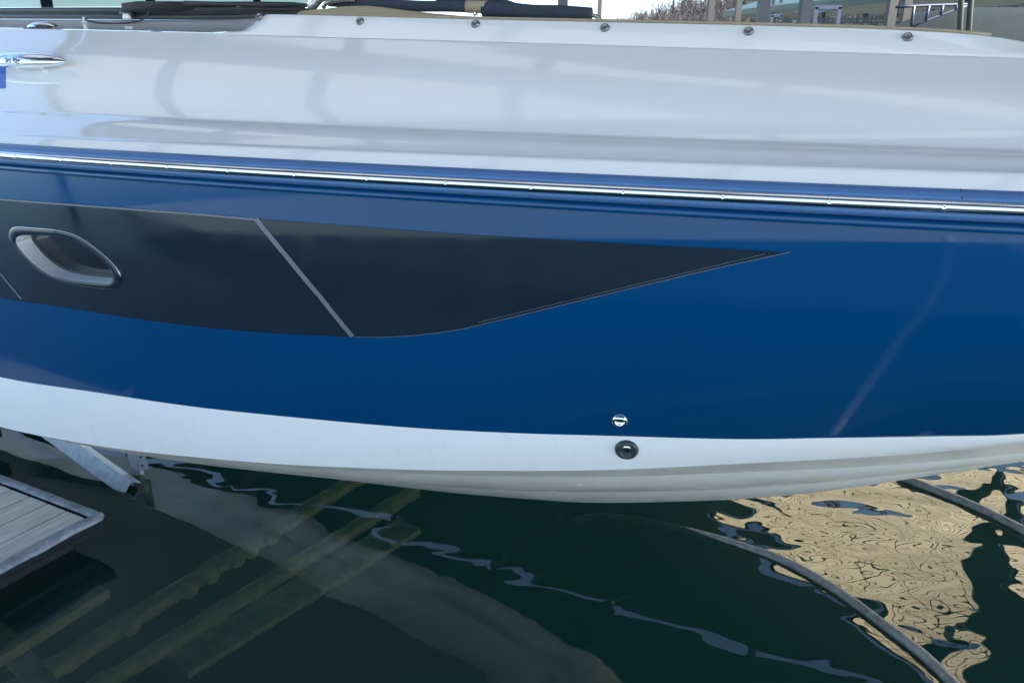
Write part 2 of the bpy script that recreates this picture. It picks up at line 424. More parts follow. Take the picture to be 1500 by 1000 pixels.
def topside(name, port):
    mb = MB(); vs = []; fs = []
    ts = frange(-4.6, -1.1, 30) + ([] if port else frange(-1.09, .2, 190)) + frange(.21 if not port else -1.0, 2.4, 90)
    nr = 22 if port else 84
    nb = 40
    # main run, constant t columns
    cols = []
    for t in ts:
        wz = wband(t)[1]; rz = zrail(t) - HTOP
        cols.append([(t, wz + (rz - wz) * k / nr) for k in range(nr + 1)])
    # bow run, columns lean to the stem
    for i in range(1, nb + 1):
        u = i / nb; col = []
        for k in range(nr + 1):
            v = k / nr
            te = 3.0 + (TIP - 3.0) * v
            t = 2.4 + (te - 2.4) * u
            wz = lerp(t, WT, WZ) if v < 1 else 0
            wz = min(lerp(min(t, 3.0), WT, WZ), 1.45); rz = zrail(t) - HTOP
            col.append((t, wz + (rz - wz) * v))
        cols.append(col)
    for c in cols:
        for j, (t, z) in enumerate(c):
            if t <= 2.4: o = side_off(t, z)
            else:
                # full-lined bow: blend of rail and band plan curves
                v = j / nr; ro = inset(t) + .006 * (TIP - t) / 1.1
                te = 3.0 + (TIP - 3.0) * v
                u = (t - 2.4) / (te - 2.4)
                o24 = side_off(2.4, cols[len(ts) - 1][j][1]); e = 1e-3
                o24b = side_off(2.4 - e, cols[len(ts) - 1][j][1])
                s0 = (o24 - o24b) / e * (te - 2.4)
                # quadratic-cubic from o24 with slope s0 to HB
                o = o24 + s0 * u + (HB - o24 - s0) * u ** 2.2
            o = min(o, HB)
            vs.append(W(t, 2 * HB - o if port else o, z))
    n = nr + 1
    for i in range(len(cols) - 1):
        for k in range(nr):
            if not port:
                t = (cols[i][k][0] + cols[i + 1][k][0]) / 2; z = (cols[i][k][1] + cols[i][k + 1][1]) / 2
                if -1.05 < t < 0.2 and inside((t, z), hole): continue
            fs.append((i * n + k, i * n + k + 1, (i + 1) * n + k + 1, (i + 1) * n + k))
    return mk(name, vs, fs, 'blue', boat, True)
tag(topside('hull_side', False), 'glossy blue topside nearest the camera'); topside('hull_side', True)

def band_rows(curve_a, curve_b, ends, n=90, sub=6, bulge=0., port=False):
    """strip between two hull lines given as functions of u in 0..1"""
    rows = []
    for i in range(n + 1):
        u = i / n; a = curve_a(u); b = curve_b(u); r = []
        for k in range(sub + 1):
            v = k / sub
            t, o, z = [a[j] + (b[j] - a[j]) * v for j in range(3)]
            o += bulge * 4 * v * (1 - v)
            o = min(o, HB)
            r.append(W(t, 2 * HB - o if port else o, z))
        rows.append(r)
    return rows
def uu(u, tend): return -4.6 + (tend + 4.6) * (1 - (1 - u) ** 1.25)
def c_w(u):
    t = uu(u, 3.0); o, z = wband(t); return (t, o, z)
def c_ch(u):
    t = uu(u, 2.98); o, z = chine(t); return (t, o, z)
FL = [(-4.6, .035), (0, .04), (.6, .06), (1.2, .10), (1.7, .13), (2.2, .13), (2.6, .09), (2.95, .0)]
def flat(t): return lerp(t, [f[0] for f in FL], [f[1] for f in FL])
def c_flat(u):
    t = uu(u, 2.98); o, z = chine(t); w = flat(t); return (t, min(HB, o + w), z - .66 * w)
def c_keel(u):
    t = uu(u, 2.98); return (t, HB, zkeel(t))
def mid(u, v, dz=0., do=0.):
    a = c_flat(u); k = c_keel(u)
    return (a[0], a[1] + (k[1] - a[1]) * v + do, a[2] + (k[2] - a[2]) * v + dz)
def fade(u, s0, s1):
    t = uu(u, 2.98)
    return max(0, min(1, (t - s0) / .6)) * max(0, min(1, (s1 - t) / .5))
SV = .46
def c_s1(u): return mid(u, SV)
def c_s2(u):
    f = fade(u, -.2, 2.9); a = mid(u, SV); return (a[0], min(HB, a[1] + .075 * f), a[2] - .045 * f)
for port in (False, True):
    MB().grid(band_rows(c_w, c_ch, None, sub=6, bulge=-.006, port=port)).build('white_band', 'white_band', boat, True)
    bot = MB().grid(band_rows(c_ch, c_flat, None, sub=2, port=port)).build('chine_flat', 'white_low', boat, True)
    p1 = MB().grid(band_rows(c_flat, c_s1, None, sub=8, bulge=-.03, port=port)).build('bottom_panel', 'white_low', boat, True)
    st = MB().grid(band_rows(c_s1, c_s2, None, sub=2, port=port)).build('spray_strake', 'white_low', boat, True)
    p2 = MB().grid(band_rows(c_s2, c_keel, None, sub=8, bulge=-.025, port=port)).build('bottom_panel', 'white_low', boat, True)
    # fine edge line between blue and white
# transom
tv = []
t0 = -4.6
prof = [(HB, zkeel(t0)), (chine(t0)[0], chine(t0)[1]), (wband(t0)[0], wband(t0)[1]), (inset(t0), zrail(t0)), (.3, 2.1)]
tv = [W(t0, o, z) for o, z in prof] + [W(t0, 2 * HB - o, z) for o, z in reversed(prof[1:])]
mk('transom', tv, [tuple(range(len(tv)))], 'white', boat)

# deck: section points as (offset from rail, z) lines fitted along t
def dz(t, z0, s, q=0.):
    tt = max(-2.5, min(t, 2.6)); return z0 + s * tt + q * tt * tt
DECK = [  # offset, z0, slope
    (.004, 1.906, -.005), (.012, 1.915, -.005), (.030, 1.9285, -.005), (.0345, 1.9325, -.005), (.040, 1.9338, -.005), (.050, 1.9350, -.005), (.055, 1.9375, -.006),
    (.080, 1.953, -.008), (.110, 1.968, -.011), (.128, 1.9775, -.015), (.136, 1.9800, -.016), (.148, 1.9825, -.016), (.156, 1.987, -.017),
    (.20, 2.028, -.022), (.26, 2.083, -.029), (.32, 2.131, -.036), (.37, 2.163, -.041), (.40, 2.182, -.042), (.42, 2.1945, -.0435)]
def dfac(t): return min(1., max(.02, (HB - inset(t)) / .80))
def deck_pt(t, i):
    o, z0, s = DECK[i]; return (inset(t) + o * dfac(t), dz(t, z0, s))
deck_ts = frange(-4.6, 2.4, 150) + frange(2.42, 3.47, 40)
for port in (False, True):
    rows = []
    for t in deck_ts:
        r = []
        for i in range(len(DECK)):
            o, z = deck_pt(t, i); r.append(W(t, 2 * HB - o if port else o, z))
        rows.append(r)
    MB().grid(rows).build('deck_side', 'white', boat, True)
# inner deck: ledge aft under the windscreen, foredeck ahead of the cockpit
def lid(t0, t1, n, crown):
    rows = []
    for t in frange(t0, t1, n):
        o, z = deck_pt(t, len(DECK) - 1); o += .0005; r = []
        for k in range(13):
            v = k / 12; oo = o + (2 * HB - 2 * o) * v
            r.append(W(t, oo, z - .0003 + crown * (1 - (2 * v - 1) ** 2)))
        rows.append(r)
    return MB().grid(rows)
lid(-4.6, .30, 60, .05).build('deck_lid', 'white', boat, True)
lid(2.12, 3.47, 30, .03).build('foredeck', 'white', boat, True)
# bow cockpit: coaming panels, liner, floor
def coaming_z(t):
    return lerp(t, [.25, .354, .484, .975, 1.264, 1.578, 1.836, 2.004, 2.10, 2.2], [2.2305, 2.2295, 2.224, 2.199, 2.186, 2.172, 2.159, 2.145, 2.127, 2.098])
snaps = [(381, 25.5), (529, 32.5), (698, 36.5), (887, 42), (1097, 47.5), (1329, 56)]
for port in (False, True):
    cols = []
    ts = frange(.262, 2.14, 80)
    sec = []
    for t in ts:
        o, z = deck_pt(t, len(DECK) - 1); f = min(1, (t - .262) / .09); zt = z + (coaming_z(t) - z) * max(.03, min(1, f))
        zt = max(zt, z + .002)
        pts = [(o - .008, z - .003), (o - .002, z + .004), (o + .010, z + (zt - z) * .3), (o + .038, zt - .002), (o + .042, zt), (o + .060, zt), (o + .064, zt - .003), (o + .07, 1.72)]
        sec.append([W(t, 2 * HB - q if port else q, zz) for q, zz in pts])
    co = MB().grid(sec).build('coaming', 'white', boat, True)
    # tan bolster along the coaming's inner edge
    path = [W(t, 2 * HB - (deck_pt(t, 18)[0] + .066) if port else deck_pt(t, 18)[0] + .066, coaming_z(t) + .004) for t in frange(.50, 2.02, 40)]
    MB().tube(path, .0038, 8).build('bolster_edge', 'tan', boat, True)
    if not port:
        for (x, y) in snaps:
            # meet the sight line with the coaming face
            d = sight(x, y); best = None
            for j in range(400):
                s_ = 1.2 + j * .005; p = Vector((0, 0, EYE)) + d * s_; t, o, z = toboat(p)
                if not (.2 < t < 2.3): continue
                oo, zz = deck_pt(t, 18)
                of_ = .002 + .036 * max(0., min(1., (z - zz) / (coaming_z(t) - zz)))
                if o > oo + of_: best = (t, oo + of_, z); break
            t, o, z = best
            nrm = (-BX + UZ * .62).normalized()
            MB().lathe([(.0108, 0), (.0108, .002), (.0094, .0050), (.0086, .0072), (.0062, .0078), (.0054, .0045), (.002, .004)], W(t, o, z) - nrm * .001, nrm, 16).build('snap_fastener', 'snapmetal', co, True)
lin = MB()
rows = [[W(t, deck_pt(t, 18)[0] + .069, 1.72), W(t, 2 * HB - deck_pt(t, 18)[0] - .069, 1.72)] for t in frange(.27, 2.13, 20)]
lin.grid(rows).build('cockpit_floor', 'white', boat)
mk('cockpit_bulkhead', [W(.29, .5, 1.72), W(.29, 2 * HB - .5, 1.72), W(.29, 2 * HB - .5, 2.2), W(.29, .5, 2.2)], [(0, 1, 2, 3)], 'white', boat)

# rub rail: vinyl base, steel insert, screws
def sweep(prof, ts, name, m, parent=boat, port=False):
    rows = []
    for t in ts:
        r = []
        for (q, h) in prof:
            o = inset(t) + q * min(1, (TIP - t) * 4 + .15); r.append(W(t, 2 * HB - o if port else o, zrail(t) + h))
        rows.append(r)
    return MB().grid(rows).build(name, m, parent, True)
rts = frange(-4.6, 2.6, 140) + frange(2.62, 3.495, 60)
VIN = [(.010, .0245), (-.003, .0240), (-.012, .0215), (-.0185, .0165), (-.0215, .0110), (-.0205, .0100), (-.019, .0095), (-.019, -.0095), (-.0205, -.0100), (-.0215, -.0110), (-.0200, -.0165), (-.014, -.0215), (-.004, -.0235), (.012, -.0240)]
STE = [(-.0185, .0100), (-.0225, .0098), (-.0275, .0082), (-.0310, .0048), (-.0322, 0), (-.0310, -.0048), (-.0275, -.0082), (-.0225, -.0098), (-.0185, -.0100)]
LIP = [(.006, -.0235), (-.002, -.0265), (-.0045, -.031), (-.0050, -.036), (-.003, -.0405), (.006, -.0415)]
for port in (False, True):
    sweep(VIN, rts, 'rub_rail_base', 'bluevinyl', port=port)
    st = sweep(STE, rts, 'rub_rail_insert', 'steel', port=port)
    sweep(LIP, rts, 'hull_lip', 'blue', port=port)
    if not port:
        for k in range(-5, 15):
            kk = k; t = .0 + (kk + 2) * .1645 - .0004 * max(0, kk - 4) ** 2
            nrm = (-BX * .95 - AX * .0).normalized()
            e = .01; tg = (W(t + e, inset(t + e), 0) - W(t, inset(t), 0)).normalized(); nrm = UZ.cross(tg).normalized()
            if nrm.dot(BX) > 0: nrm = -nrm
            c = W(t, inset(t), zrail(t)) + nrm * .0312
            MB().lathe([(.0046, 0), (.0046, .0012), (.0032, .0019), (.0016, .0020), (.0010, .0012)], c, nrm, 12).build('screw', 'steel', st, True)
# butt joint in the vinyl
tj = 1.985
e = .01; tg = (W(tj + e, inset(tj + e), 0) - W(tj, inset(tj), 0)).normalized(); nr_ = UZ.cross(tg).normalized(); nr_ = -nr_ if nr_.dot(BX) > 0 else nr_
MB().bar(W(tj, inset(tj), zrail(tj) + .0115) + nr_ * .0205, W(tj, inset(tj), zrail(tj) + .0245) + nr_ * .0035, .0012, .004).build('rail_joint', 'rubber', boat)

# black side stripe
UPX = [(-60, 285), (0, 291), (100, 298), (200, 306), (300, 313.5), (372, 320), (500, 329.5), (650, 341), (800, 350), (950, 358.5), (1100, 366), (1152, 369.5)]
LOX = [(-60, 425), (0, 436), (100, 451), (200, 466.5), (300, 479), (400, 487.5), (520, 493), (560, 493.5), (600, 491.5), (640, 487.5), (680, 481), (750, 464.5), (850, 440), (950, 416), (1050, 392.5), (1152, 369.8)]
up = sorted(on_side(*p) for p in UPX); lo = sorted(on_side(*p) for p in LOX)
tA = -1.15; tB = min(up[-1][0], lo[-1][0])
cols = []
tsx = frange(tA, .05, 210) + frange(.055, tB, 150)
nr = 60
for t in tsx:
    zu = lerp(t, [p[0] for p in up], [p[1] for p in up]); zl = lerp(t, [p[0] for p in lo], [p[1] for p in lo])
    zl = min(zl, zu)
    cols.append([(t, zl + (zu - zl) * k / nr) for k in range(nr + 1)])
vs = [SP(t, z, .0015) for c in cols for t, z in c]; fs = []
for i in range(len(cols) - 1):
    for k in range(nr):
        t = (cols[i][k][0] + cols[i + 1][k][0]) / 2; z = (cols[i][k][1] + cols[i][k + 1][1]) / 2
        if inside((t, z), hole): continue
        fs.append((i * (nr + 1) + k, i * (nr + 1) + k + 1, (i + 1) * (nr + 1) + k + 1, (i + 1) * (nr + 1) + k))
stripe = mk('side_stripe', vs, fs, 'black', boat, True)
tag(stripe, 'black pointed stripe along the blue hull side')
def ribbon(pts, w, name, m, out=.0022, parent=boat, sub=6):
    tz = [on_side(*p) for p in pts]; path = []
    for i in range(len(tz) - 1):
        for k in range(sub): path.append((tz[i][0] + (tz[i + 1][0] - tz[i][0]) * k / sub, tz[i][1] + (tz[i + 1][1] - tz[i][1]) * k / sub))
    path.append(tz[-1]); rows = []
    for i, (t, z) in enumerate(path):
        a = path[max(0, i - 1)]; b = path[min(len(path) - 1, i + 1)]
        dx, dy = b[0] - a[0], b[1] - a[1]; L = math.hypot(dx, dy); nx, ny = -dy / L * w / 2, dx / L * w / 2
        rows.append([SP(t - nx, z - ny, out), SP(t + nx, z + ny, out)])
    return MB().grid(rows).build(name, m, parent, True)
ribbon([(-40, 287.5), (0, 292), (100, 299.5), (200, 307), (300, 314.5), (376, 321.5)], .0042, 'pinstripe', 'silverline', parent=stripe)
ribbon([(376, 320.5), (420, 374), (470, 434), (517, 491.8)], .013, 'divider_line', 'silverline', .0026, parent=stripe)
ribbon([(-30, 362), (0, 398), (32, 437)], .007, 'divider_line', 'silverline', .0026, parent=stripe)
ribbon([(520, 492.5), (560, 493), (600, 491), (640, 487), (680, 480.5), (750, 464), (850, 439.5), (950, 415.5), (1050, 392), (1158, 368.5)], .0012, 'pinstripe', 'silverline', parent=stripe)
ribbon([(700, 471.5), (750, 459.5), (850, 435.5), (950, 411.5), (1050, 388), (1120, 371.5)], .0008, 'pinstripe', 'silverline', .0024, parent=stripe)

# porthole
def ring_pts(poly, out): return [SP(t, z, out) for t, z in poly]
def resample(poly, n):
    L = [0]
    for i in range(len(poly)):
        a, b = poly[i], poly[(i + 1) % len(poly)]; L.append(L[-1] + math.hypot(b[0] - a[0], b[1] - a[1]))
    # start at angle-based correspondence
    res = []
    for k in range(n):
        s = L[-1] * k / n; i = 0
        while s > L[i + 1]: i += 1
        a, b = poly[i], poly[(i + 1) % len(poly)]; u = (s - L[i]) / (L[i + 1] - L[i])
        res.append((a[0] + (b[0] - a[0]) * u, a[1] + (b[1] - a[1]) * u))
    return res
NP = 72
def match(poly):   # points of the polygon along equally spaced arc, started at the top-left
    return resample(poly, NP)
def smoothpoly(p):
    for _ in range(3): p = [((p[i - 1][0] + 2 * p[i][0] + p[(i + 1) % len(p)][0]) / 4, (p[i - 1][1] + 2 * p[i][1] + p[(i + 1) % len(p)][1]) / 4) for i in range(len(p))]
    return p
pi_ = smoothpoly(match(pin)); po_ = smoothpoly(match(pout))
port_root = mk('porthole', [], [], 'rubber', boat) if False else None
def mixp(a, b, v): return [(p[0] + (q[0] - p[0]) * v, p[1] + (q[1] - p[1]) * v) for p, q in zip(a, b)]
rows = [ring_pts(po_, -.002), ring_pts(po_, .0045), ring_pts(mixp(po_, pi_, .12), .0062), ring_pts(mixp(po_, pi_, .85), .0062), ring_pts(pi_, .004)]
frame = MB().grid(rows, closed=True).build('porthole', 'black', boat, True)
tag(frame, 'oval porthole with dark frame and steel lined recess')
MB().tube(ring_pts(po_, .0035), .0009, 6, closed=True).build('trim_ring', 'steel', frame, True)
DEPTH = .042
def inward(poly, d): return [W(t, side_off(t, z), z) - side_n(pc[0], pc[1]) * d for t, z in poly]
gl_ = grow(pi_, -.004)
rows = [ring_pts(pi_, .0042), inward(pi_, .004), inward(pi_, DEPTH)]
MB().grid(rows, closed=True).build('recess_lining', 'lining', frame, True)
rows = [inward(pi_, DEPTH - .004), inward(grow(pi_, -.008), DEPTH - .004), inward(grow(pi_, -.009), DEPTH)]
MB().grid(rows, closed=True).build('gasket', 'rubber', frame, True)
gp = inward(grow(pi_, -.0085), DEPTH - .001)
mk('pane', gp, [tuple(range(len(gp)))], 'darkglass', frame)

# fittings low on the side: small steel drain on blue, larger one on the white band
def fitting(c, n, r, name, m1, m2, dark=False):
    f = MB().lathe([(r, -.004), (r, .001), (r * .96, .005), (r * .82, .0085), (r * .62, .0085), (r * .54, .0055), (r * .5, .001)], c, n, 32).build(name, m1, boat, True)
    MB().lathe([(r * .52, -.006), (r * .52, .0012), (r * .3, .0035), (r * .1, .0042)], c, n, 24).build('plug', m2, f, True)
    return f
t, z = on_side(908, 615)
tag(fitting(SP(t, z, 0), side_n(t, z), .0185, 'drain_fitting', 'steel', 'steeldull'), 'small chrome drain fitting on the blue hull')
def on_band(x, y):
    d = sight(x, y); lo_, hi_ = .3, 6.
    def off(t, z):
        a = wband(t); c = chine(t); v = (a[1] - z) / (a[1] - c[1]); return a[0] + (c[0] - a[0]) * v - .006 * 4 * v * (1 - v)
    for i in range(60):
        m = (lo_ + hi_) / 2; t, o, z = toboat(Vector((0, 0, EYE)) + d * m)
        if o > off(t, z): hi_ = m
        else: lo_ = m
    t, o, z = toboat(Vector((0, 0, EYE)) + d * lo_); p = W(t, off(t, z), z); e = .01
    n = (W(t + e, off(t + e, z), z) - p).cross(W(t, off(t, z + e), z + e) - p).normalized()
    return p, (n if n.dot(BX) < 0 else -n)
p, n = on_band(918, 658)
tag(fitting(p, n, .0270, 'through_hull_fitting', 'blackmetal', 'steel'), 'larger black through-hull fitting on the white band')

# cleat with its two legs, recess-free, at the left
def on_deck(x, y, i0=13, i1=18):
    """where a sight line meets the sloping deck"""
    d = sight(x, y); s_ = .8
    while s_ < 6:
        p = Vector((0, 0, EYE)) + d * s_; t, o, z = toboat(p)
        pts = [deck_pt(t, i) for i in range(len(DECK))]
        for k in range(len(pts) - 1):
            if pts[k][0] <= o < pts[k + 1][0]:
                u = (o - pts[k][0]) / (pts[k + 1][0] - pts[k][0]); zz = pts[k][1] + u * (pts[k + 1][1] - pts[k][1])
                if zz >= z: return t, o, zz
        s_ += .003
    return None
ta, oa, za = on_deck(-20, 101); tb, ob, zb = on_deck(106, 103)
A_ = W(ta, oa, za); B_ = W(tb, ob, zb)
dn = (UZ * .82 - BX * .57).normalized()
up_off = dn * .026
A_, B_ = A_ + up_off, B_ + up_off
dirc = (B_ - A_).normalized(); side_c = dn.cross(dirc).normalized()
rows = []
for i in range(25):
    u = i / 24; wdt = .0255 * (max(0, 1 - (2 * u - 1) ** 2) ** .55) + .0012; ht = .0175 * (max(0, 1 - (2 * u - 1) ** 2) ** .5) + .001
    c = A_.lerp(B_, u) + dn * (.003 * (1 - (2 * u - 1) ** 2))
    rows.append([c + side_c * math.cos(2 * math.pi * k / 16) * wdt + dn * math.sin(2 * math.pi * k / 16) * ht for k in range(16)])
cleat = MB().grid(rows, closed=True).build('cleat', 'steel', boat, True)
tag(cleat, 'polished steel pull-up cleat with engraved script')
for u in (.40, .68):
    c = A_.lerp(B_, u); MB().tube([c - up_off * 1.15 - side_c * .0, c], [.0085, .0075], 10).build('leg', 'steel', cleat, True)
def text(name, s, size, p, xdir, ydir, m, parent, ext=.0004):
    cu = bpy.data.curves.new(name, 'FONT'); cu.body = s; cu.size = size; cu.align_x = 'CENTER'; cu.align_y = 'CENTER'; cu.extrude = ext; cu.shear = .35
    o = bpy.data.objects.new(name, cu); COL.objects.link(o)
    bpy.context.view_layer.update()
    me = bpy.data.meshes.new_from_object(o.evaluated_get(bpy.context.evaluated_depsgraph_get()))
    bpy.data.objects.remove(o)
    zd = xdir.cross(ydir).normalized()
    mt = Matrix((xdir, ydir, zd)).transposed()
    for v in me.vertices: v.co = mt @ v.co + p
    me.materials.clear(); me.materials.append(M[m])
    return link(name, me, parent)
fd = (-side_c if side_c.dot(BX) > 0 else side_c)
fn = (fd * .75 + dn * .66).normalized(); yd = fn.cross(dirc).normalized()
cc = A_.lerp(B_, .50) + fd * .0195 + dn * .0142
text('engraved_script', 'Sea Ray', .021, cc + fn * .0012, dirc, yd, 'ink', cleat)
# engraved swooshes
def sw(u0, u1, h0, h1, name):
    pts = []
    for k in range(16):
        v = k / 15; u = u0 + (u1 - u0) * v; prf = max(0, 1 - (2 * u - 1) ** 2) ** .5
        hh = h0 + (h1 - h0) * math.sin(v * math.pi * .5)
        pts.append(A_.lerp(B_, u) + fd * (.0255 * prf * math.cos(hh)) + dn * (.0175 * prf * math.sin(hh) + .003 * prf * prf + .0006))
    MB().tube(pts, .0009, 5).build(name, 'ink', cleat)
sw(.20, .42, -.1, 1.3, 'engraved_line'); sw(.60, .90, -.3, 1.35, 'engraved_line')
# low chrome lamp on the ledge
def lens(x, y, Lm, name, parent, hgt=.018, wid=.035):
    o18 = None
    t, o, z = ledge(x, y); c = W(t, o, z); rows = []
    for i in range(17):
        u = i / 16 * 2 - 1; k_ = max(0, 1 - u * u) ** .5
        rows.append([c + AX * u * Lm / 2 + BX * math.cos(math.pi * j / 10) * wid * (k_ * .9 + .03) + UZ * (math.sin(math.pi * j / 10) * hgt * (k_ * .8 + .05) + .002) for j in range(11)])
    return MB().grid(rows).build(name, 'steel', parent, True)
def ledge(x, y):
    d = sight(x, y); s_ = 1.0
    while s_ < 7:
        p = Vector((0, 0, EYE)) + d * s_; t, o, z = toboat(p); oo, zz = deck_pt(t, 18)
        if o > oo: return t, o, z
        s_ += .003
t, o, z = ledge(42, 42); 
def lamp():
    c = W(t, o + .045, z + .004); Lm = .125; rows = []
    for i in range(17):
        u = i / 16 * 2 - 1; k_ = max(0, 1 - u * u) ** .5
        rows.append([c + AX * u * Lm / 2 - BX * math.cos(math.pi * j / 10) * .034 * (k_ * .9 + .03) + UZ * (math.sin(math.pi * j / 10) * .019 * (k_ * .8 + .05) + .002) for j in range(11)])
    L = MB().grid(rows).build('deck_lamp', 'steel', boat, True)
    MB().box(c + UZ * .0005, .122, .05, .004, (AX, BX, UZ)).build('lamp_gasket', 'rubber', L)
lamp()
# registration decal, cut by the frame's left edge
dpts = [on_deck(-16, 96), on_deck(8.5, 96), on_deck(8.5, 131), on_deck(-16, 131)]
def dgrid(p00, p10, p11, p01, n, lift):
    rows = []
    for i in range(n + 1):
        r = []
        for k in range(n + 1):
            u, v = i / n, k / n
            t = (p00[0] * (1 - u) + p10[0] * u) * (1 - v) + (p01[0] * (1 - u) + p11[0] * u) * v
            o = (p00[1] * (1 - u) + p10[1] * u) * (1 - v) + (p01[1] * (1 - u) + p11[1] * u) * v
            pts = [deck_pt(t, i_) for i_ in range(len(DECK))]; z = pts[-1][1]
            for q in range(len(pts) - 1):
                if pts[q][0] <= o < pts[q + 1][0]: z = pts[q][1] + (o - pts[q][0]) / (pts[q + 1][0] - pts[q][0]) * (pts[q + 1][1] - pts[q][1])
            r.append(W(t, o, z) + dn * lift)
        rows.append(r)
    return MB().grid(rows)
dec = dgrid(*dpts, 6, .0012).build('registration_decal', 'decal', boat, True)
oc = on_deck(-4, 114)
blob = [W(oc[0], oc[1], oc[2]) + dn * .0025 + dirc * math.cos(k * .314) * .0135 + side_c * math.sin(k * .314) * .022 for k in range(20)]
mk('decal_mark', blob, [tuple(range(20))], 'decal2', dec)

# windscreen: frame sill, glass, wiper, washer hose
ws_px = [(-120, 25), (0, 26), (90, 26), (180, 26.5), (270, 27.5), (350, 26.5), (400, 24.5), (450, 22)]
ws_off = [.14, .14, .15, .17, .20, .25, .30, .38]
sill = []
for (x, y), of in zip(ws_px, ws_off):
    d = sight(x, y); s_ = 1.
    while s_ < 8:
        p = Vector((0, 0, EYE)) + d * s_; tt, oo, zz = toboat(p)
        if oo > deck_pt(tt, 18)[0] + of: break
        s_ += .002
    sill.append(p)
sill_s = []
for i in range(len(sill) - 1):
    for k in range(6): sill_s.append(sill[i].lerp(sill[i + 1], k / 6))
sill_s.append(sill[-1])
for _ in range(6): sill_s = [sill_s[0]] + [(sill_s[i - 1] + sill_s[i] * 2 + sill_s[i + 1]) / 4 for i in range(1, len(sill_s) - 1)] + [sill_s[-1]]
rake = (UZ * .62 + BX * .70 - AX * .36).normalized()
rows = []
SP_ = [(0, .0), (-.004, .006), (-.004, .014), (.001, .0155), (.001, .0185), (-.005, .020), (-.005, .030), (0, .033), (.01, .034)]
for i, p in enumerate(sill_s):
    rows.append([p - UZ * .004 + BX * q + UZ * h * 1.05 for q, h in SP_])
wf = MB().grid(rows).build('windscreen_frame', 'blackmetal', boat, True)
rows = [[p + UZ * .032 + BX * .006 + rake * (k * .06) for k in range(9)] for p in sill_s]
MB().grid(rows).build('windscreen_glass', 'glass', boat, True)
# deck under the windscreen foot
rows = []
for p in sill_s:
    tt, oo, zz = toboat(p); o18, z18 = deck_pt(tt, 18)
    rows.append([W(tt, o18 - .001, z18 + .001)] + [W(tt, o18 + (oo + .02 - o18) * k / 5, z18 + .001 + (zz - z18) * (k / 5) ** 1.3) for k in range(1, 6)])
MB().grid(rows).build('windscreen_ledge', 'white', boat, True)
def near(x, y, push=-.03):
    """point just in front of the windscreen seen along a sight line"""
    d = sight(x, y); s_ = 1.
    while s_ < 8:
        p = Vector((0, 0, EYE)) + d * s_; tt, oo, zz = toboat(p)
        i = min(range(len(sill_s)), key=lambda j: abs(toboat(sill_s[j])[0] - tt))
        if oo > toboat(sill_s[i])[1] + push: return p
        s_ += .002
    return p
wip = MB()
q = [near(178, 5), near(178, 17.5), near(196, 18), near(245, 17), near(285, 13), near(345, 8), near(345, 4), near(250, 2), near(200, 2)]
bk = -BX * .0
wv = [v + bk for v in q] + [v + BX * .028 for v in q]
nq = len(q)
wiper = mk('wiper_arm', wv, [tuple(range(nq)), tuple(range(2 * nq - 1, nq - 1, -1))] + [(i, (i + 1) % nq, nq + (i + 1) % nq, nq + i) for i in range(nq)], 'rubber', boat)
MB().tube([near(178, 19.5, -.02), near(194, 20, -.02)], .011, 10).build('wiper_pivot', 'blackmetal', wiper, True)
pv = near(186, 27, -.028)
MB().lathe([(.013, -.004), (.012, .006), (.010, .012)], pv, UZ, 14).build('wiper_boss', 'white', wiper, True)
bl = [near(270, 4.5, -.05), near(320, 6, -.05), near(380, 6.5, -.05), near(430, 7, -.05), near(466, 9.5, -.05)]
MB().tube(bl, [.006, .006, .0075, .007, .003], 6).build('wiper_blade', 'rubber', wiper, True)
MB().tube([near(285, 13.5, -.05), near(350, 12.5, -.05), near(420, 13.5, -.05), near(455, 14.5, -.05)], .004, 6).build('wiper_blade_holder', 'rubber', wiper, True)
hp = [near(122, 27, -.05), near(128, 30.5, -.06), near(142, 34, -.065), (near(165, 35, -.065)), near(190, 34, -.06), near(206, 31, -.055), near(214, 25, -.05), near(219, 16, -.04)]
hs = []
for i in range(len(hp) - 1):
    for k in range(4): hs.append(hp[i].lerp(hp[i + 1], k / 4))
hs.append(hp[-1])
for _ in range(3): hs = [hs[0]] + [(hs[i - 1] + hs[i] * 2 + hs[i + 1]) / 4 for i in range(1, len(hs) - 1)] + [hs[-1]]
MB().tube(hs, .0026, 8).build('washer_hose', 'rubber', wiper, True)
hb = near(124, 34, -.055)
MB().lathe([(.0085, 0), (.0075, .004), (.004, .006), (.004, .016), (.002, .018)], hb, UZ, 12).build('hose_nozzle', 'white', wiper, True)

# bow cockpit cushion behind the coaming, grab handle, rolled canvas tubes
def inb(x, y, of):
    d = sight(x, y); s_ = 1.
    while s_ < 9:
        p = Vector((0, 0, EYE)) + d * s_; tt, oo, zz = toboat(p)
        if oo > inset(tt) + of: return p
        s_ += .002
    return p
top = [(431, 19), (437, 15.5), (450, 14), (475, 12), (500, 9), (520, 8.5), (545, 10.5), (580, 15.5), (620, 20), (660, 23.5), (720, 26.5), (800, 29), (880, 31)]
cv = [inb(x, y, .52) for x, y in top]; cb = [Vector((p.x, p.y, 1.95)) for p in cv]
rows = []
for p, qd in zip(cv, cb):
    h = p.z - 1.95
    rows.append([qd, Vector((p.x, p.y, p.z - .03)) , p + BX * .012, p + BX * .05 + UZ * .004, p + BX * .09 - UZ * .006, qd + BX * .10])
MB().grid(rows).build('seat_cushion', 'tan', boat, True)
gh = [inb(455, 13, .56), inb(462, 5, .56), inb(468, -2, .56), inb(480, -7, .56), inb(495, -9, .56)]
MB().tube(gh, .012, 10).build('grab_handle', 'steeldull', boat, True)
gh2 = [inb(473, 12, .60), inb(477, 6, .60), inb(486, 2, .60), inb(505, 0, .60), inb(520, 0, .60)]
MB().tube(gh2, .006, 10).build('grab_handle', 'steeldull', boat, True)

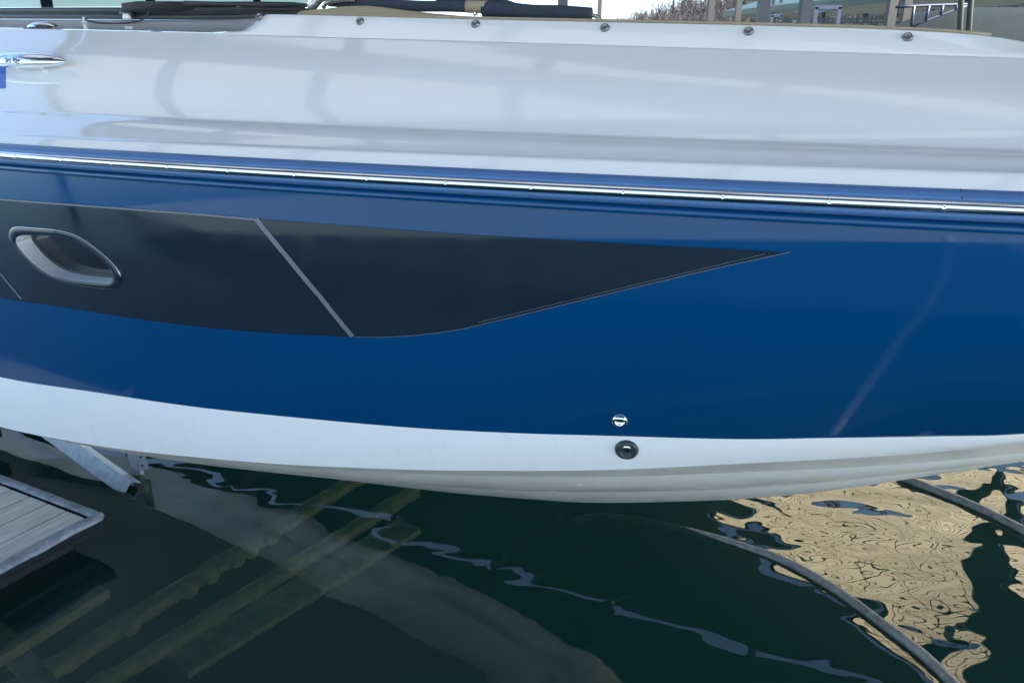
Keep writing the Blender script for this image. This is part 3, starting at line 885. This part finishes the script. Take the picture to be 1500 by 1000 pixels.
# folded sun top lying across the bow
ft = empty('folded_sun_top', W(.9, .9, 2.2), 'dark navy folded sun top lying behind the bow coaming', 'sun top')
def tubepx(pts, of, r, name, m, parent, n=12):
    path = [inb(x, y, of) for x, y in pts]
    s2 = []
    for i in range(len(path) - 1):
        for k in range(5): s2.append(path[i].lerp(path[i + 1], k / 5))
    s2.append(path[-1])
    s2 = [p + Vector((0, 0, noise.noise(p * 9) * .004)) for p in s2]
    return MB().tube(s2, r, n).build(name, m, parent, True)
tubepx([(482, 2), (560, 6), (640, 10), (688, 12)], .62, .0135, 'canvas_roll', 'navy', ft)
tubepx([(684, 11.5), (712, 12.5)], .62, .0150, 'clasp', 'tan', ft)
tubepx([(708, 16), (760, 16.5), (820, 20), (866, 23)], .62, .0180, 'canvas_roll', 'navy', ft)
tubepx([(640, -2), (690, 2), (750, 9), (790, 15)], .68, .008, 'frame_tube', 'navy', ft)
tubepx([(715, -3), (740, 4), (762, 11)], .68, .006, 'frame_tube', 'navy', ft)
tubepx([(866, 22), (874, 24), (880, 30)], .63, .005, 'frame_tube', 'steeldull', ft)
tubepx([(694, 14), (697, 24)], .62, .006, 'stud', 'steel', ft)

# ------------------------------------------------------------------ floating dock corner at the left
ZD = .17
dc = at_z(157, 753.5, ZD)               # its corner
dock = empty('floating_dock', (dc.x, dc.y, 0), 'grey planked floating dock corner with scuffed vinyl bumper edge', 'dock')
DT, DO, _ = toboat(dc)
def D(t, o, z): return W(DT - .02 + t, DO - .02 + o, z)    # from the corner: t<0 aft, o<0 towards the camera side
PW = .142
npl = 12
# planks run along BX, laid side by side along AX
for i in range(16):
    t1 = -.045 - i * PW; c = D(t1 - PW / 2, -.62, ZD - .014 + random.uniform(-.0015, .0015))
    sag = random.uniform(-.002, .002)
    mb = MB(); w2 = (PW - .009) / 2; L2 = .575
    vsx = []
    for (q, h) in ((-w2, -.012), (-w2, .0115), (-w2 + .004, .014), (w2 - .004, .014), (w2, .0115), (w2, -.012)):
        for s_ in (-1, 1): vsx.append(c + AX * q + BX * (s_ * L2) + UZ * (h + sag))
    fsx = [(2 * k, 2 * k + 1, 2 * ((k + 1) % 6) + 1, 2 * ((k + 1) % 6)) for k in range(6)] + [(0, 2, 4, 6, 8, 10), (11, 9, 7, 5, 3, 1)]
    mb.add(vsx, fsx).build('plank', 'plank', dock)
# bumper strips with a rolled edge: profile swept along both edges
def bumper(p0, p1, outv, n=26):
    rows = []
    prof = [(-.034, .004), (-.028, .010), (-.006, .012), (.010, .009), (.018, .001), (.0185, -.012)]
    for i in range(n + 1):
        p = Vector(p0).lerp(Vector(p1), i / n); wob = noise.noise(p * 6) * .005
        rows.append([p + outv * (q + wob * .6) + UZ * (h + noise.noise(p * 14 + Vector((k, 0, 0))) * .004) for k, (q, h) in enumerate(prof)])
    sk = [[Vector(p0).lerp(Vector(p1), i / n) + outv * (q + noise.noise(Vector(p0).lerp(Vector(p1), i / n) * 5) * .003) + UZ * h for q, h in ((.016, -.010), (.0165, -.026), (.014, -.030), (.014, -.050), (.0, -.060))] for i in range(n + 1)]
    MB().grid(sk).build('edge_skirt', 'float', dock, True)
    return MB().grid(rows).build('edge_bumper', 'bumper', dock, True)
bumper(D(0, 0, ZD), D(-2.6, 0, ZD), BX)
bumper(D(0, -.0, ZD - .001), D(0, -1.25, ZD - .001), AX)
# rounded corner pad
MB().lathe([(.018, -.014), (.022, -.004), (.017, .010), (.008, .0135)], D(-.004, -.004, ZD), UZ, 16).build('corner_pad', 'bumper', dock, True)
for i in range(2):
    MB().box(D(-.65 - i * 1.15, -.60, -.03), 1.05, 1.05, .22, (AX, BX, UZ)).build('float_tank', 'float', dock)
MB().box(D(-1.3, -.62, ZD - .065), 2.5, 1.15, .07, (AX, BX, UZ)).build('frame', 'float', dock)
MB().box(D(-.012, -.62, -.22), .07, 1.15, .05, (AX, BX, UZ)).build('submerged_rail', 'sunk', dock)

# ------------------------------------------------------------------ boat lift
p1 = at_z(500, 715, -.35); p2 = at_z(62, 988, -.35); dirb = (p2 - p1).normalized()
lift = empty('boat_lift', ((p1.x + p2.x) / 2, (p1.y + p2.y) / 2, -.4), 'submerged boat lift frame of algae covered beams under the hull', 'boat lift')
def rough_beam(a, b, w, h, name, m, seg=30, amp=.012):
    a, b = Vector(a), Vector(b); d = (b - a).normalized(); s = d.cross(UZ).normalized(); rows = []
    for i in range(seg + 1):
        c = a.lerp(b, i / seg); r = []
        for k, (q, hh) in enumerate(((-w / 2, -h / 2), (-w / 2, h / 2), (0, h / 2), (w / 2, h / 2), (w / 2, -h / 2))):
            jit = noise.noise(c * 11 + Vector((k * 3, 0, 0))) * amp
            r.append(c + s * (q + jit) + UZ * (hh + jit))
        rows.append(r)
    return MB().grid(rows, closed=True).build(name, m, lift, True)
rough_beam(p1 - dirb * .25, p2 + dirb * .5, .085, .06, 'cross_beam', 'sunk')
p3 = at_z(560, 748, -.42); p4 = at_z(150, 1002, -.42)
rough_beam(p3 - (p4 - p3).normalized() * .3, p4 + (p4 - p3).normalized() * .5, .070, .06, 'cross_beam', 'sunk')
p5 = at_z(600, 770, -.62); p6 = at_z(260, 975, -.62)
rough_beam(p5, p6, .20, .04, 'cross_plate', 'sunk', amp=.006)
for u in (.34, .42, .47, .56, .63, .8):
    c = p1.lerp(p2, u) + Vector((.05, -.02, .01))
    MB().lathe([(.035, -.03), (.05, 0), (.035, .03), (.01, .04)], c, UZ, 8).build('bolt_cap', 'sunk', lift, True)
p7 = at_z(0, 935, -.3); p8 = at_z(70, 1010, -.3)
rough_beam(p7 - (p8 - p7) * .6, p8, .09, .06, 'cross_beam', 'sunk')
# angled galvanised brace and perforated upright behind the dock
s2 = at_z(186, 716, .015); s1 = at_y(58, 624, s2.y + .42)
def angle(a, b, w, m, name, flange=1., fw=.035):
    """angle bar: a broad face turned to the viewer's side and a flange along its upper edge"""
    a, b = Vector(a), Vector(b); d = (b - a).normalized(); n = Vector((-.15, -.85, .5)); n = (n - d * n.dot(d)).normalized(); u = n.cross(d).normalized()
    if u.z < 0: u = -u
    mbb = MB()
    mbb.box((a + b) / 2, (b - a).length, .006, w, (d, n, u))
    mbb.box((a + b) / 2 + u * (w / 2 + .003) - n * (fw / 2 - .003) * flange, (b - a).length * .999, fw, .0055, (d, n, u))
    return mbb.build(name, m, lift)
angle(s1 + (s1 - s2) * .3, s2, .080, 'galv', 'brace', 1, .07)
u0 = at_z(200, 696, 0.0); u1 = at_y(187, 645, u0.y + .03)
angle(u1 + (u1 - u0) * .8, u0, .040, 'galv', 'upright')
angle(u0 - Vector((0, 0, .002)), at_z(208, 722, -.12), .040, 'sunk', 'upright')
v0 = at_z(211, 688, .03); v1 = at_y(200, 640, v0.y + .03)
plate = MB().bar(v0, v1 + (v1 - v0) * .8, .004, .05, Vector((1, 0, 0))).build('perforated_plate', 'galv', lift)
for k in range(5):
    c = v0.lerp(v1, .15 + .25 * k); MB().lathe([(.006, 0), (.006, .004)], c - Vector((0, .004, 0)), Vector((0, -1, .2)), 10).build('bolt_hole', 'float', plate)
# bunks carrying the hull
for o in (1.0, 1.44):
    rough_beam(W(-4.4, o, .11), W(-2.6, o, .13), .09, .08, 'bunk', 'float', amp=.003)

# ------------------------------------------------------------------ hoses lying on the water
def hose(name, pts, r, label, wob=.01):
    path = [at_z(x, y, z) for x, y, z in pts]; s2 = []
    n = len(path)
    for i in range(n - 1):
        for k in range(14):
            u = k / 14; p0, pa, pb, p3_ = path[max(0, i - 1)], path[i], path[i + 1], path[min(n - 1, i + 2)]
            s2.append(.5 * ((2 * pa) + (-p0 + pb) * u + (2 * p0 - 5 * pa + 4 * pb - p3_) * u * u + (-p0 + 3 * pa - 3 * pb + p3_) * u ** 3))
    s2.append(path[-1])
    o = MB().tube(s2, [r * (1 + .10 * noise.noise(p * 13) + .06 * noise.noise(p * 47)) for p in s2], 12).build(name, 'rope', None, True)
    return tag(o, label, 'hose')
hose('floating_hose', [(840, 763, -.10), (880, 757, -.07), (930, 762, -.045), (1000, 776, -.022), (1080, 798, -.006), (1150, 822, .004), (1220, 861, .006), (1290, 911, .008), (1350, 957, .008), (1398, 1003, .008), (1450, 1060, .008)], .021, 'long black hose floating from mid frame to the bottom right corner')
hose('floating_hose', [(1290, 690, -.02), (1322, 700, .008), (1380, 722, .008), (1440, 747, .008), (1500, 777, .008), (1570, 815, .008)], .024, 'short dark hose on the water under the bow at right')

# ------------------------------------------------------------------ unseen canopy overhead, with added roofs and sails (they shade and mirror in the scene)
def canopy(name, t0, t1, o0, o1, ze, zc, fabric, pipe, label, rib_step, rib_r, lines, panels=None):
    root = empty(name, W((t0 + t1) / 2, (o0 + o1) / 2, 0), label, 'canopy')
    def sec(t, v, lift=0.):
        return W(t, o0 + (o1 - o0) * v, ze + lift + (zc - ze) * (1 - abs(2 * v - 1) ** 2.2))
    edges = panels
    for (a, b, m, v0, v1, lf) in edges:
        rows = [[sec(t, v0 + (v1 - v0) * k / 24, lf) for k in range(25)] for t in frange(a, b, max(2, int((b - a) / .5)))]
        MB().grid(rows).build('fabric_panel', m, root, True)
    n = int((t1 - t0) / rib_step)
    for i in range(n + 1):
        t = t0 + (t1 - t0) * i / n
        MB().tube([sec(t, k / 20, -rib_r - .035) for k in range(21)], rib_r, 6).build('bow', pipe, root, True)
    for v, rr in lines:
        MB().tube([sec(t, v, -rr * 1.5) for t in frange(t0, t1, 8)], rr, 6).build('purlin', pipe, root, True)
    for v in (0.0, 1.0):     # valances
        rows = [[sec(t, v, 0), sec(t, v, -.22)] for t in frange(t0, t1, 8)]
        MB().grid(rows).build('valance', pipe if name == 'tan_lift_canopy' else fabric, root)
    for t in (t0 + .3, (t0 + t1) / 2, t1 - .3):
        for v in (0.0, 1.0):
            p = sec(t, v)
            if abs(t - (t0 + t1) / 2) < .1 or (v == 1.0 and t < 0): continue
            MB().tube([p, Vector((p.x, p.y, -2.5))], .045, 8).build('leg', pipe, root, True)
    return root
canopy('lift_canopy', -3.7, 8.2, -2.6, 4.45, 4.0, 4.6, 'canopyblue', 'postdark', 'grey fabric canopy on pipe bows over the blue motorboat', 1.3, .06, [(.0, .05), (1.0, .05)],
       panels=[(-3.7, 8.2, 'canopyblue', 0, .30, 0), (-3.7, 8.2, 'canopystrip', .29, .515, -.02), (-3.7, 8.2, 'canopyblue', .505, .59, 0), (-3.7, 8.2, 'canopystrip', .58, .635, -.02), (-3.7, 8.2, 'canopyblue', .625, 1, 0)])  # translucent strips added to brighten the deck reflection
# unseen dark roofs added to darken the water reflection, slots give its bright lines
def flat_roof(o0, o1, t0, t1, z, label, cut=0., legs=(), slant=0.):
    r = empty('added_dark_roof', W((t0 + t1) / 2, (o0 + o1) / 2, 0), label, 'roof', 'unseen dark roofs added to darken the water reflection')
    q = [(t0, o0), (t1, o0), (t1 - cut, o1), (t0 + slant, o1)]
    vs = [W(t, o, z + h) for h in (-.025, .025) for t, o in q]
    mk('roof_sheet', vs, [(0, 1, 2, 3), (7, 6, 5, 4), (0, 4, 5, 1), (1, 5, 6, 2), (2, 6, 7, 3), (3, 7, 4, 0)], 'canopydark', r)
    for k in range(int((t1 - cut - t0) / 1.6) + (0 if slant else 1)):
        MB().box(W(t0 + .1 + k * 1.6, (o0 + o1) / 2, z - .085), .06, o1 - o0 - .02, .12, (AX, BX, UZ)).build('rafter', 'brownpipe', r)
    for t in legs:
        p = W(t, (o0 + o1) / 2, 0); MB().box((p.x, p.y, z / 2 - 1.1), .1, .1, z + 2.1).build('post', 'postdark', r)
flat_roof(4.70, 6.1, -8.5, 8.0, 4.0, 'unseen narrow dark roof strip added over the gap beside the boat', legs=(-8.1, 7.6))
flat_roof(6.32, 7.6, -8.5, 3.40, 4.05, 'unseen middle dark roof strip added to darken the water reflection', 1.45, legs=(-8.1,))
flat_roof(7.62, 10.5, -8.5, 1.65, 4.10, 'unseen wide dark roof added farthest from the boat', 2.7, legs=(-8.1,))
flat_roof(5.8, 11.0, 3.27, 3.86, 3.47, 'unseen short dark roof added between the two tan shade sails', slant=.36)
flat_roof(6.0, 6.75, 3.88, 8.0, 3.60, 'unseen small dark roof added before the right shade sail', legs=(7.6,))
# unseen tan sails added below it; cloth and seams make the tan water reflection
def sail(corners, z, label, step=.22):
    c0, c1, c2, c3 = [W(t, o, z + dz_) for t, o, dz_ in corners]
    r = empty('added_sail', ((c0.x + c2.x) / 2, (c0.y + c2.y) / 2, 0), label, 'shade sail', 'unseen tan sails added for the water reflection')
    n = 16; rows = []
    def P(u, v):
        p = (c0 * (1 - u) + c1 * u) * (1 - v) + (c3 * (1 - u) + c2 * u) * v
        return p - UZ * (.10 * 16 * u * (1 - u) * v * (1 - v))
    for i in range(n + 1): rows.append([P(i / n, k / n) for k in range(n + 1)])
    MB().grid(rows).build('fabric', 'canopytan', r, True)
    m = int((c3 - c0).length / step)
    for i in range(1, m):
        v = i / m; MB().tube([P(k / 12, v) - UZ * .012 for k in range(13)], .008 if i % 4 else .017, 5).build('seam', 'seam', r, True)
    for i in range(1, 5):
        u = i / 5; MB().tube([P(u, k / 12) - UZ * .012 for k in range(13)], .009, 5).build('seam', 'seam', r, True)
    for e in ((0, None), (1, None)):
        MB().tube([P(e[0], k / 12) for k in range(13)], .03, 6).build('hem', 'brownpipe', r, True)
    MB().tube([P(k / 12, 1) for k in range(13)], .03, 6).build('hem', 'brownpipe', r, True)
sail([(3.0, 6.1, 0), (3.3, 6.1, 0), (3.75, 11.8, .1), (-1.1, 9.5, 0)], 3.5, 'unseen tan shade sail narrowing to a corner, added to be mirrored right of the long hose')
sail([(3.9, 6.8, 0), (7.0, 6.8, 0), (7.0, 11.5, .1), (3.95, 11.5, 0)], 3.5, 'unseen tan rectangular shade sail added to be mirrored at the right edge')

# the walkway the photographer stands on, widened behind to brighten the hull reflection
wk = MB().box((1.5, -4.2, .36), 18, 8.5, .18).build('walkway', 'walk'); tag(wk, kind='structure')

dl = MB().tube([Vector(p) for p in ((.74, -3.4, .472), (.80, -2.4, .472), (.79, -1.6, .472), (.84, -.8, .472), (.86, -.1, .472), (.88, .06, .44), (.93, .30, .16), (.99, .6, .012), (1.06, 1.05, .012), (1.13, 1.45, .012), (1.20, 1.80, .008), (1.22, 1.88, -.04))], .016, 10).build('added_streak_line', 'rope_white', None, True)  # out-of-view line added to put a pale reflected streak on the hull
tag(dl, 'unseen pale dock line added to be mirrored as a faint diagonal streak on the blue hull', 'rope')

# ------------------------------------------------------------------ marina behind the boat
def post(px0, px1, Y, m, label, lean=0., z1=7.0, face=None):
    xa = at_y(px0, 20, Y); xb = at_y(px1, 20, Y); w = xb.x - xa.x; cx = (xa.x + xb.x) / 2
    r = empty('dock_post', (cx, Y, 0), label, 'post', 'posts of the covered docks behind the boat')
    MB().box((cx, Y, z1 / 2 - 1), w, w, z1 + 2).build('shaft', m, r)
    MB().box((cx, Y, 1.2), w * 1.7, w * 1.7, .05).build('collar', m, r)
    MB().box((cx, Y, z1 - .05), w * 2.2, w * 2.2, .03).build('cap_plate', m, r)
    return r
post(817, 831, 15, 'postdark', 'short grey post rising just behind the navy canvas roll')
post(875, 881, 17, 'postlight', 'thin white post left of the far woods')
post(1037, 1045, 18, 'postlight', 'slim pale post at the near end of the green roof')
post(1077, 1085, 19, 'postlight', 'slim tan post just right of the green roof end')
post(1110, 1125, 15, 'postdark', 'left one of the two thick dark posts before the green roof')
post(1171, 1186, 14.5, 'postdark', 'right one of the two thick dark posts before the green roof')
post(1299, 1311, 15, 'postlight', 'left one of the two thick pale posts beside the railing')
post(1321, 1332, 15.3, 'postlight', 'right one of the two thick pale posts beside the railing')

# green roofed covered dock receding to the left
rf = empty('covered_dock', tuple(at_y(1200, 30, 34)[:2]) + (0,), 'covered dock with long green roof fascia behind the posts', 'covered dock')
g0 = at_y(1058, 17, 52); g1 = at_y(1058, 25, 52); h0 = at_y(1420, -24, 26); h1 = at_y(1420, -6, 26)
dv = (h0 - g0); dv.z = 0; dv.normalize(); back = Vector((-dv.y, dv.x, 0))
if back.y < 0: back = -back
zt = (g0.z + h0.z) / 2; zb_ = (g1.z + h1.z) / 2
mk('fascia', [g1, h1, h0, g0, g1 + back * .1, h1 + back * .1, h0 + back * .1, g0 + back * .1], [(0, 1, 2, 3), (7, 6, 5, 4), (0, 4, 5, 1), (3, 2, 6, 7), (0, 3, 7, 4), (1, 5, 6, 2)], 'green', rf)
mk('soffit', [g1 + back * .1, h1 + back * .1, h1 + back * 6, g1 + back * 6], [(0, 1, 2, 3)], 'under', rf)
mk('roof', [g0 + back * .1, h0 + back * .1, h0 + back * 3.2 + UZ * .9, g0 + back * 3.2 + UZ * .9, h0 + back * 6.2, g0 + back * 6.2], [(0, 1, 2, 3), (3, 2, 4, 5)], 'green', rf)
for u in (.06, .30, .55, .8, .97):
    for bq in (.4, 5.6):
        p = g1.lerp(h1, u) + back * bq
        MB().box((p.x, p.y, p.z / 2), .16, .16, p.z).build('post', 'postdark', rf)
MB().box((g1 + h1) / 2 * 1 + back * 3 - UZ * ((g1.z + h1.z) / 2 - .4), (h1 - g1).length, 6, .25, (dv, back, UZ)).build('deck', 'walk', rf)
# roof vents
for x in (1133, 1144):
    p = at_y(x, 2, 44); MB().box(p + UZ * .1, .12, .12, .9).build('vent_pipe', 'postdark', rf)

# dark portal frames and railings on the walkway between
def portal(x0, x1, yt, yb, Y, m, label):
    a = at_y(x0, yt, Y); b = at_y(x1, yt, Y); r = empty('gate_frame', ((a.x + b.x) / 2, Y, 0), label, 'gate frame', 'gate frames on the walkway')
    for p in (a, b): MB().box((p.x, Y, a.z / 2), .09, .09, a.z).build('upright', m, r)
    MB().box(((a.x + b.x) / 2, Y, a.z), b.x - a.x + .09, .09, .10).build('lintel', m, r)
    for p in (a, b): MB().box((p.x, Y + 1.6, a.z / 2 - .1), .08, .08, a.z - .2).build('upright', m, r)
    for p in (a, b): MB().box((p.x, Y + .8, a.z), .08, 1.5, .07).build('rail', m, r)
portal(1131, 1144, 23, 38, 30, 'railblue', 'small dark gate frame between the two thick dark posts')
portal(1196, 1230, 11, 40, 22, 'railblue', 'larger dark gate frame right of the thick dark posts')
def railing(x0, x1, ys, Y0, Y1, label, m, posts=9):
    a = at_y(x0, ys[0], Y0); b = at_y(x1, ys[0], Y1); r = empty('walkway_railing', ((a.x + b.x) / 2, (a.y + b.y) / 2, 0), label, 'railing')
    for y in ys: MB().bar(at_y(x0, y, Y0), at_y(x1, y + (ys[0] - y) * .0, Y1), .05, .05).build('rail', m, r)
    for i in range(posts):
        u = i / (posts - 1); p = a.lerp(b, u); MB().box((p.x, p.y, p.z / 2), .05, .05, p.z).build('baluster', m, r)
railing(1140, 1345, (28, 33), 26, 22, 'green grey double railing behind the pale posts', 'green', 11)

# covered boat at the right with its bow rail
cbt = empty('covered_boat', at_y(1440, 80, 14.0)[:2] + (0,) if False else tuple(at_y(1440, 80, 14.0)[:2]) + (0,), 'boat under a smooth grey canvas cover at the right edge', 'boat')
Yc = 14.0
outl = [(1300, 62), (1332, 42), (1365, 28), (1400, 15), (1425, 7), (1450, 4.5), (1500, 4), (1580, 4), (1680, 12), (1760, 30)]
front = [at_y(x, y, Yc) for x, y in outl]
rows = []
for k, (dy, f) in enumerate(((0, 0.), (.0, .55), (.3, .94), (.8, 1.), (2.0, 1.02), (3.0, .9), (3.4, .4), (3.4, 0))):
    rows.append([Vector((p.x, p.y + dy - .35 * f * 0, .9 + (p.z - .9) * (f if f else 0))) for p in front])
cover = MB().grid(rows).build('canvas_cover', 'greycanvas', cbt, True)
rows = [[Vector((p.x, Yc + .02 + (0 if k else .35), .92 if k else .1)) for p in front] for k in (0, 1)]
MB().grid(rows).build('hull', 'white_low', cbt, True)
rows = [[Vector((p.x, Yc + 3.38, .92 if k else .1)) for p in front] for k in (0, 1)]
MB().grid(rows).build('hull', 'white_low', cbt, True)
rl = [at_y(x, y, Yc - .05) for x, y in ((1312, 11), (1336, 9.5), (1370, 8), (1405, 7), (1424, 6.5))]
bow_rail = MB().tube(rl, .022, 8).build('bow_rail', 'railblue', cbt, True)
MB().tube([at_y(x, y, Yc - .05) for x, y in ((1330, 42), (1360, 29.5), (1400, 14.5), (1421, 7.5))], .018, 8).build('bow_rail', 'railblue', cbt, True)
for xt, xb, yb in ((1339, 1335, 38), (1361, 1356, 31), (1381, 1378, 23), (1402, 1400, 15)):
    MB().tube([at_y(xt, 8.5, Yc - .05), at_y(xb, yb, Yc - .05)], .026, 8).build('stanchion', 'railblue', cbt, True)
for xa, xb, lab in ((1411, 1405, 'left one of the two slender blue grey poles before the covered boat'), (1426, 1418, 'right one of the two slender blue grey poles before the covered boat')):
    a = at_y(xa, -60, 13.0); b = at_y(xb, 60, 13.0)
    r = empty('mooring_pole', (b.x, 13.0, 0), lab, 'pole', 'slender poles before the covered boat')
    MB().tube([a + (a - b) * 1.5, b + (b - a) * .9], .045, 8).build('shaft', 'postlight', r, True)
    MB().tube([b + Vector((.03, 0, .1)), a + Vector((.05, 0, 0))], .006, 6).build('line', 'postlight', r, True)
